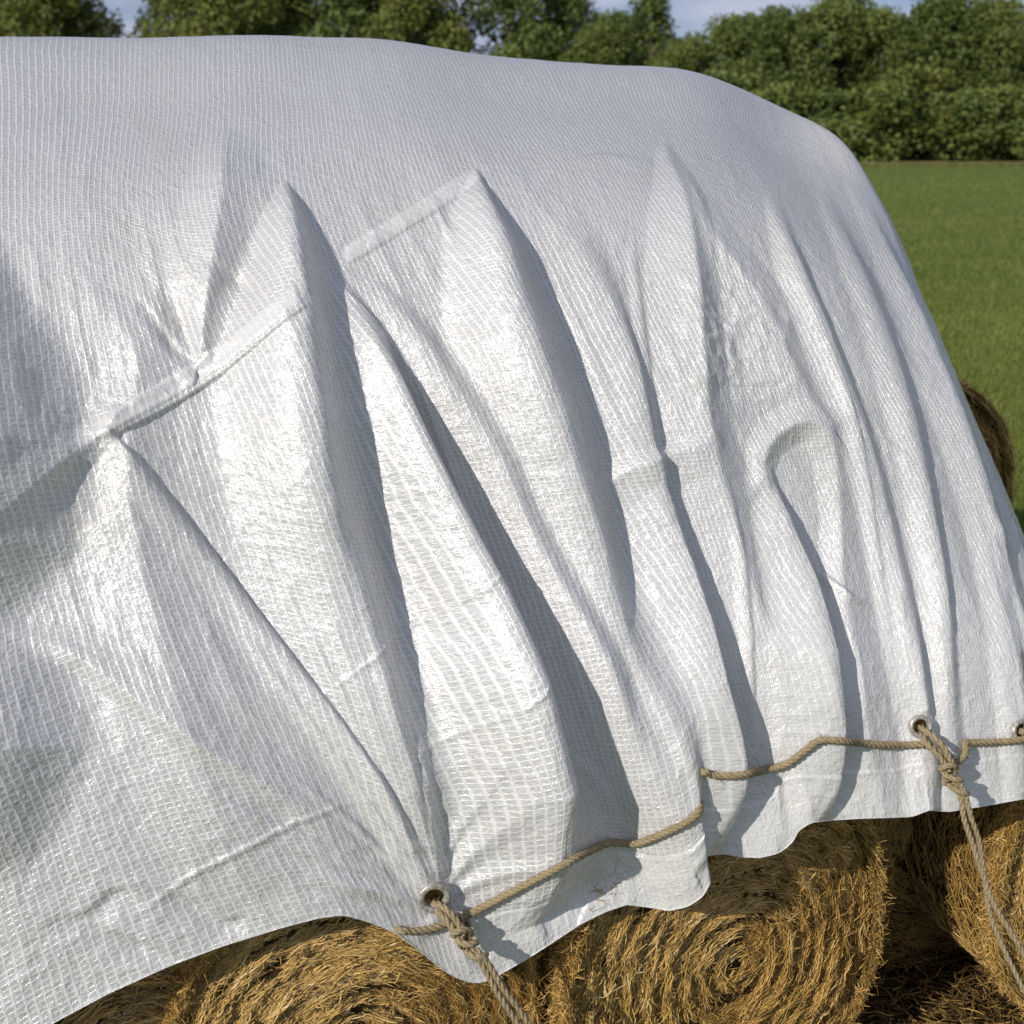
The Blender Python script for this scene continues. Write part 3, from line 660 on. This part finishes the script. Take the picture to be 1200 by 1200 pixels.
def rope_points(spec):
    """spec: (px, py, offset) lies on the tarp; (px, py) only is spanned in the air between its neighbours"""
    P = [np.array(surf(q[0], q[1], q[2], 4)[0]) if len(q) == 3 else None for q in spec]
    know = [i for i, p_ in enumerate(P) if p_ is not None]
    for i, p_ in enumerate(P):
        if p_ is None:
            a = max(k for k in know if k < i); b = min(k for k in know if k > i)
            za, zb = (P[a] - CAMP) @ FWD, (P[b] - CAMP) @ FWD
            P[i] = vpt(spec[i][0], spec[i][1], za + (zb - za) * (i - a) / (b - a))
    return P
RO = .0135
P = rope_points([(470, 1090, RO), (492, 1091, RO), (516, 1083, RO), (548, 1070, RO), (600, 1045), (650, 1019), (690, 997, RO), (716, 987, RO), (745, 987, RO), (775, 977, RO), (800, 965, RO), (816, 953, RO)])
e0 = P[0] + (P[0] - P[1]) * .8 + FWD * .05; eN = P[-1] + RGT * .02 + FWD * .06 + UPV * .04; eM = eN - RGT * .05 + FWD * .12
P = list(lay(P, RO)); P = [e0] + P + [P[-1] + RGT * .012 + FWD * .03 + UPV * .02, P[-1] + RGT * .004 + FWD * .10 + UPV * .03, P[-1] - RGT * .04 + FWD * .16 + UPV * .03]
V_, F_ = twisted(P, .0122, .062)
tag(link('rope', mesh_np('rope', V_, F_), M_ROPE), 'tan twisted rope climbing from the lower left eyelet to the deepest fold', 'rope', 'ropes lashing the tarp')
P = rope_points([(826, 905, RO), (838, 907, RO), (850, 908, RO), (868, 907, RO), (895, 902, RO), (922, 893, RO), (944, 877, RO), (960, 866, RO), (990, 869), (1030, 872, RO), (1060, 872, RO), (1084, 871, RO)])
P = list(lay(P, RO)); _d = (P[12] - P[0]); P = [P[0] - RGT * .02 + FWD * .12, P[0] - RGT * .015 + FWD * .03] + P
P += [np.array(surf(1098, 884, .045)[0]), np.array(surf(1108, 897, .05)[0])]
V_, F_ = twisted(P, .0122, .062)
tag(link('rope', mesh_np('rope', V_, F_), M_ROPE), 'tan twisted rope from the deep fold to the knot below the right eyelet', 'rope', 'ropes lashing the tarp')
P = [np.array(surf(1108, 897, .05)[0]), np.array(surf(1122, 884, .035)[0])] + list(lay(rope_points([(1131, 870, RO), (1150, 869, RO), (1175, 868, RO), (1198, 866, RO), (1225, 864, RO), (1260, 862, RO)]), RO))
V_, F_ = twisted(P, .0122, .062)
tag(link('rope', mesh_np('rope', V_, F_), M_ROPE), 'short tan rope leading right from the knot to the edge of the picture', 'rope', 'ropes lashing the tarp')

def tie(name_label, ref, loopA, loopB, knot, tailA, tailB, r=.0115):
    root = bpy.data.objects.new('tie_cord', None); COL.objects.link(root)
    p0 = np.array(surf(ref[0], ref[1], 0, 3)[0]); z0 = (p0 - CAMP) @ FWD
    root.location = p0
    tag(root, name_label, 'cord', 'knotted tie cords')
    tr = lambda L_: [vpt(x, y, z0 - d) - p0 for x, y, d in L_]
    def put(name, parts):
        V, F = join(parts); link(name, mesh_np(name, V, F), M_ROPE, root)
    put('loop', [twisted(tr(loopA), r), twisted(tr(loopB), r)])
    A, B = tr([knot[0]])[0], tr([knot[1]])[0]; ax = (B - A) / np.linalg.norm(B - A); sd = np.cross(ax, FWD); sd /= np.linalg.norm(sd); up = np.cross(sd, ax)
    parts = []
    for (f0, f1, turns, rad, ph) in ((0.0, .55, 1.6, .023, 0.0), (.35, 1.0, 1.7, .019, 2.2)):
        n = 26; Q = []
        for i in range(n):
            f = i / (n - 1); t = ph + f * turns * 2 * math.pi
            Q.append(A + (B - A) * (f0 + (f1 - f0) * f) + rad * (sd * math.cos(t) + up * math.sin(t)) + ax * .012 * math.sin(t * 1.0 + ph))
        parts.append(twisted(Q, r * .95))
    # an oblique turn crossing over the others
    Q = [A + (B - A) * (.18 + .5 * (i / 15)) + sd * .028 * math.cos(i / 15 * math.pi) + up * (.026 + .014 * math.sin(i / 15 * math.pi)) for i in range(16)]
    parts.append(twisted(Q, r * .95))
    put('knot', parts)
    put('tail', [twisted(tr(tailA), r * .92)]); put('tail', [twisted(tr(tailB), r * .85)])
    return root
tie('knotted tan cord through the lower left eyelet, double tail hanging past the tarp corner', (520, 1075),
    [(498, 1058, -.05), (504, 1058, .005), (518, 1062, .045), (532, 1075, .06), (545, 1095, .065)],
    [(500, 1066, -.05), (508, 1066, .01), (522, 1076, .05), (533, 1092, .06), (546, 1108, .06)],
    [(532, 1083, .055), (562, 1122, .065)],
    [(552, 1112, .065), (566, 1132, .07), (580, 1158, .07), (597, 1185, .06), (616, 1215, .05), (640, 1270, .02), (655, 1340, 0)],
    [(558, 1112, .075), (573, 1130, .08), (588, 1156, .08), (606, 1180, .07), (626, 1210, .055), (655, 1268, .03), (672, 1345, 0)])
tie('knotted tan cord through the right eyelet, loose double tail trailing over the hay', (1100, 885),
    [(1074, 852, -.04), (1080, 853, .01), (1092, 862, .045), (1106, 876, .06), (1116, 896, .06)],
    [(1075, 858, -.04), (1080, 862, .02), (1089, 875, .05), (1102, 888, .06), (1112, 904, .06)],
    [(1106, 890, .055), (1126, 930, .065)],
    [(1118, 915, .06), (1126, 935, .065), (1130, 960, .065), (1140, 990, .06), (1150, 1020, .06), (1166, 1062, .06), (1192, 1105, .06), (1230, 1170, .05)],
    [(1124, 915, .07), (1132, 935, .07), (1138, 958, .07), (1147, 985, .06), (1153, 1025, .06), (1160, 1070, .05), (1180, 1120, .05), (1215, 1190, .05)], r=.0105)
# the next tie, mostly outside the picture
P = [np.array(surf(1194, 858, -.03)[0]), np.array(surf(1199, 858, .02)[0]), np.array(surf(1212, 866, .04)[0]), np.array(surf(1222, 890, .045)[0])]
V_, F_ = twisted(P, .012); tag(link('tie_cord', mesh_np('tie_cord', V_, F_), M_ROPE), 'tan cord end leaving the rightmost eyelet at the picture edge', 'cord')

# ------------------------------------------------------------------ trees
def leaves(cen, size, rng, spread=1.0):
    n = len(cen); a = rng.normal(0, 1, (n, 3)); a /= np.linalg.norm(a, axis=1, keepdims=True); b = np.cross(a, rng.normal(0, 1, (n, 3))); b /= np.linalg.norm(b, axis=1, keepdims=True)
    s_ = size[:, None]
    V = np.stack([cen + a * s_, cen + b * s_ * .55, cen - a * s_, cen - b * s_ * .55], 1).reshape(-1, 3)
    return V, np.arange(n * 4).reshape(-1, 4)
def make_tree_meshes(h, w, lobes, nleaf, seed, leafsize, low=.08, open_=0.0):
    rng = np.random.default_rng(seed); cs = []; rs = []
    for i in range(lobes):
        f = rng.uniform(0, 1); z = h * (low + .1 + (.84 - low) * f); prof = math.sin(math.pi * min(1, (.18 + .80 * (f ** 1.0)))) ** .6
        ang = rng.uniform(0, 6.283); rr = w / 2 * prof * rng.uniform(.25, .85)
        cs.append((rr * math.cos(ang), rr * math.sin(ang), z)); rs.append(w * rng.uniform(.15, .27) * (1 - .3 * f))
    cs.append((0, 0, h * .86)); rs.append(w * .16)
    cs = np.array(cs); rs = np.array(rs)
    pick = rng.choice(len(cs), nleaf, p=rs ** 2 / (rs ** 2).sum())
    d = rng.normal(0, 1, (nleaf, 3)); d /= np.linalg.norm(d, axis=1, keepdims=True)
    rad = rs[pick] * rng.uniform(.35, 1.08, nleaf) ** .5
    nn = vnoise(d[:, 0] * 3 + pick * 7.1, d[:, 2] * 3 + d[:, 1] * 3, 31)
    P = cs[pick] + d * (rad * (1 + .22 * nn))[:, None] * np.array([1, 1, .85]); ok = P[:, 2] > h * low * .6
    if open_ > 0: ok &= vnoise(P[:, 0] * .9 + 40, P[:, 2] * .9 + P[:, 1] * .5, 33) > -1 + open_
    P = P[ok]; pk = pick[ok]
    V, F = leaves(P, rng.uniform(.6, 1.3, len(P)) * leafsize, rng)
    lt = np.random.default_rng(seed + 5).uniform(.1, .75, len(cs))
    tint = np.repeat(np.clip(lt[pk] + rng.normal(0, .2, len(P)), 0, 1), 4)
    crown = mesh_np('crown', V, F, False, attr={'tint': tint})
    parts = []; r0 = h * .018
    V1, F1, _ = tube(np.array([[0, 0, -.3], [.1, 0, h * .2], [-.1, .2, h * .45], [.1, 0, h * .85]]), [r0 * 1.4, r0, r0 * .7, r0 * .15], 9); parts.append((V1, F1))
    for c in cs[:14]:
        z0 = min(c[2] * .75, h * .6); P_ = np.array([[0, 0, z0], [c[0] * .4, c[1] * .4, (z0 + c[2]) / 2 - .2], [c[0], c[1], c[2]]]); V1, F1, _ = tube(P_, [r0 * .5, r0 * .3, r0 * .08], 6); parts.append((V1, F1))
    V1, F1 = join(parts); return crown, mesh_np('trunk', V1, F1)
variants = {
 'dense': [make_tree_meshes(24, 19, 34, 21000, s_, .34) for s_ in (1, 2, 3)],
 'tall': [make_tree_meshes(30, 19, 46, 21000, s_, .34, .12, 0) for s_ in (4, 5)],
 'airy': [make_tree_meshes(30, 13, 34, 8000, s_, .36, .2, .45) for s_ in (6, 7)],
 'bush': [make_tree_meshes(9, 11, 18, 6500, s_, .30, .0) for s_ in (8, 9)],
}
KIND = {'dense': 'tree', 'tall': 'tree', 'airy': 'tree', 'bush': 'bush'}
def plant(px, top, kind, var, leaf, Y, label, wf=1.0):
    kpx = FPX / (Y * CP + CAM_H * SP); hh = (189 - top) / kpx / 1.0 * 1.02
    X = (px - 600) / kpx
    crown, trunk = variants[kind][var]; base = {'dense': 24, 'tall': 30, 'airy': 30, 'bush': 9}[kind]; s_ = hh / base
    root = bpy.data.objects.new('field_' + KIND[kind] if kind == 'bush' else 'broadleaf_tree', None); COL.objects.link(root)
    root.location = (X, Y, GZ); root.scale = (s_ * wf, s_ * wf, s_); root.rotation_euler = (0, 0, (px * 1.7) % 6.28)
    tag(root, label, KIND[kind], 'trees and bushes along the far edge of the meadow')
    for nm, me, mt in (('crown', crown, M_LEAF[leaf]), ('trunk', trunk, M_BARK)):
        o = bpy.data.objects.new(nm, me); COL.objects.link(o); o.parent = root
        if not me.materials: me.materials.append(mt)
        o.material_slots[0].link = 'OBJECT'; o.material_slots[0].material = mt
for a in [
 (-130, -30, 'tall', 0, 1, 228, 'tall tree beyond the top left edge of the picture'),
 (-35, -26, 'tall', 1, 2, 220, 'pale willow-like tree at the far left, cut by the picture edge', 1.1),
 (75, -28, 'dense', 0, 2, 216, 'pale yellow-green tree just left of the gap of sky on the left', 1.0),
 (222, -40, 'tall', 0, 1, 224, 'dark tree just right of the gap of sky on the left', .75),
 (262, -22, 'dense', 1, 2, 212, 'bright green round tree over the left part of the ridge'),
 (345, -36, 'tall', 1, 1, 226, 'mid green tree behind and right of the bright round tree', 1.0),
 (425, -26, 'dense', 2, 0, 220, 'dark tree over the middle of the ridge, left of a lighter one'),
 (492, -10, 'dense', 0, 2, 214, 'lighter tree just left of the small notch of sky above the ridge', .85),
 (592, -26, 'dense', 1, 0, 222, 'dark dense tree just right of the small notch of sky', .9),
 (655, -12, 'tall', 0, 0, 226, 'dark tree left of the thin-topped tree', .85),
 (760, -8, 'airy', 0, 0, 222, 'thin-topped open tree standing against the sky', 1.1),
 (700, 40, 'dense', 2, 1, 214, 'low tree below the thin-topped tree, behind the top of the tarp'),
 (795, 55, 'dense', 0, 1, 216, 'lower tree in the dip between the thin-topped tree and the long dark group'),
 (850, 32, 'dense', 1, 0, 222, 'first dark tree of the long group right of the dip', 1.1),
 (905, 26, 'dense', 2, 0, 218, 'second dark tree of the long group right of the dip'),
 (965, 8, 'dense', 0, 0, 220, 'tall rounded dark tree above the corner of the tarp', 1.15),
 (1025, 24, 'dense', 1, 1, 216, 'mid green tree right of the tall rounded tree'),
 (1090, 8, 'dense', 2, 0, 220, 'highest rounded dark tree over the right part of the meadow', 1.15),
 (1150, 14, 'dense', 0, 1, 217, 'mid green tree right of the highest rounded one'),
 (1215, 34, 'dense', 1, 0, 222, 'dark tree cut by the right picture edge', 1.1),
 (1290, 20, 'dense', 2, 0, 220, 'dark tree beyond the right picture edge', 1.1),
 (1370, 24, 'dense', 0, 1, 222, 'outermost tree beyond the right picture edge', 1.1),
 (40, -10, 'dense', 1, 1, 246, 'tree of the back row showing at the left between pale trees', 1.3),
 (310, -6, 'dense', 0, 0, 248, 'tree of the back row over the left half of the ridge', 1.3),
 (460, 4, 'dense', 1, 1, 250, 'tree of the back row over the middle of the ridge', 1.2),
 (720, 34, 'dense', 0, 0, 250, 'low dark tree of the back row behind the thin-topped tree', 1.3),
 (880, 34, 'dense', 1, 0, 250, 'tree of the back row behind the start of the long dark group', 1.4),
 (1000, 28, 'dense', 2, 1, 250, 'tree of the back row between the two highest crowns', 1.4),
 (1130, 26, 'dense', 0, 0, 250, 'tree of the back row behind the right end of the long dark group', 1.4),
 (1240, 36, 'dense', 1, 1, 250, 'tree of the back row at the right picture edge', 1.4),
 (860, 90, 'bush', 0, 0, 207, 'dark bush low between the trees right of the dip', 1.3),
 (915, 104, 'bush', 1, 1, 205, 'bush at the foot of the second dark tree', 1.3),
 (975, 112, 'bush', 0, 0, 205, 'dark bush at the meadow edge just above the corner of the tarp', 1.3),
 (1030, 100, 'bush', 1, 1, 204, 'lighter bush at the meadow edge, first from the corner of the tarp', 1.3),
 (1078, 84, 'bush', 0, 2, 206, 'pale tall bush at the meadow edge over the middle right', 1.0),
 (1120, 110, 'bush', 1, 0, 204, 'dark bush at the meadow edge right of the pale tall bush', 1.3),
 (1165, 104, 'bush', 0, 1, 205, 'bush at the meadow edge close to the right picture edge', 1.3),
 (1215, 96, 'bush', 1, 0, 205, 'dark bush at the meadow edge cut by the right picture edge', 1.3),
 (1275, 100, 'bush', 0, 1, 205, 'bush at the meadow edge beyond the right picture edge', 1.3)]:
    plant(*a)

# ------------------------------------------------------------------ grass
rng = np.random.default_rng(77)
def blades(n, x, y, hgt, wid, name, label):
    a = rng.uniform(0, 6.283, n); ln = rng.normal(0, .45, (n, 2)); c = np.stack([x, y, np.full(n, GZ)], 1)
    w = np.stack([np.cos(a), np.sin(a), 0 * a], 1) * wid[:, None]; tip = c + np.concatenate([ln * hgt[:, None], hgt[:, None]], 1); mid = c + np.concatenate([ln * hgt[:, None] * .3, hgt[:, None] * .55], 1)
    V = np.stack([c - w, c + w, mid + w * .7, tip, mid - w * .7], 1).reshape(-1, 3); b = np.arange(n)[:, None] * 5
    F = np.concatenate([b + [0, 1, 2, 4], b + [4, 2, 3, 3]], 0)
    F3 = np.concatenate([b + [0, 1, 2], b + [0, 2, 4], b + [4, 2, 3]], 0)
    pt = vnoise(x * .35, y * .35, 41) * .3 + vnoise(x * .06 + 9, y * .16, 44) * .35 + vnoise(x * 1.6, y * 1.6, 42) * .2
    o = link(name, mesh_np(name, V, F3, False, attr={'tint': np.repeat(np.clip(.42 + pt + rng.normal(0, .2, n), 0, 1), 5)}), M_GRASS)
    tag(o, label, 'grass', kind='stuff')
n = 260000; Yg = CAM_H * 1500 / rng.uniform(25, 640, n); Xg = Yg * rng.uniform(.18, .62, n)
far = Yg / 12
blades(n, Xg, Yg, rng.uniform(.03, .085, n) * np.minimum(2.2, .8 + .25 * far), rng.uniform(.002, .004, n) * np.maximum(1, far * 1.1), 'meadow_grass', 'short green meadow grass beyond the tarp on the right')
n = 60000; Yg = rng.uniform(2.6, 7.5, n); Xg = rng.uniform(-1.2, 5.2, n)
_lx = (Xg + 0) * math.cos(.263) + (Yg - 5.25) * math.sin(.263) + .9; _ly = -Xg * math.sin(.263) + (Yg - 5.25) * math.cos(.263)
_k = (_lx / 3.75) ** 2 + (_ly / 2.1) ** 2 > 1 + rng.normal(0, .05, n); Xg, Yg = Xg[_k], Yg[_k]; n = len(Xg)
blades(n, Xg, Yg, rng.uniform(.03, .08, n), rng.uniform(.0012, .0025, n), 'grass_at_bales', 'grass growing round the foot of the bales')

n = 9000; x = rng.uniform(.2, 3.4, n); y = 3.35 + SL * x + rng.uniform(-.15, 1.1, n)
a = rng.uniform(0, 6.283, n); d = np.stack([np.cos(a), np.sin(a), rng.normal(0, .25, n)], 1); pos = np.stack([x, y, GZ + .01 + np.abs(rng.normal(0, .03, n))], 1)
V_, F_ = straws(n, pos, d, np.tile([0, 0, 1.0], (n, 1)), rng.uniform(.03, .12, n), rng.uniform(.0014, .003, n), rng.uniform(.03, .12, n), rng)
tag(link('loose_hay', mesh_np('loose_hay', V_, F_, False, attr={'tint': np.repeat(np.clip(rng.normal(.12, .22, n), 0, 1), 12)}), M_STRAW), 'loose hay scattered on the grass at the foot of the bales', 'hay', kind='stuff')  # low tint: the shade of the bale gap is painted into the hay colour
# pale dry grass along the far edge of the meadow
n = 26000; y = rng.uniform(185, 201, n); x = y * rng.uniform(.2, .48, n)
blades(n, x, y, rng.uniform(.25, .6, n), rng.uniform(.03, .06, n), 'dry_grass', 'pale dry grass along the far edge of the meadow')
bpy.data.objects['dry_grass'].data.materials[0] = mat_foliage('dry_grass_blades', (0.16, 0.15, 0.05), (0.30, 0.26, 0.11))
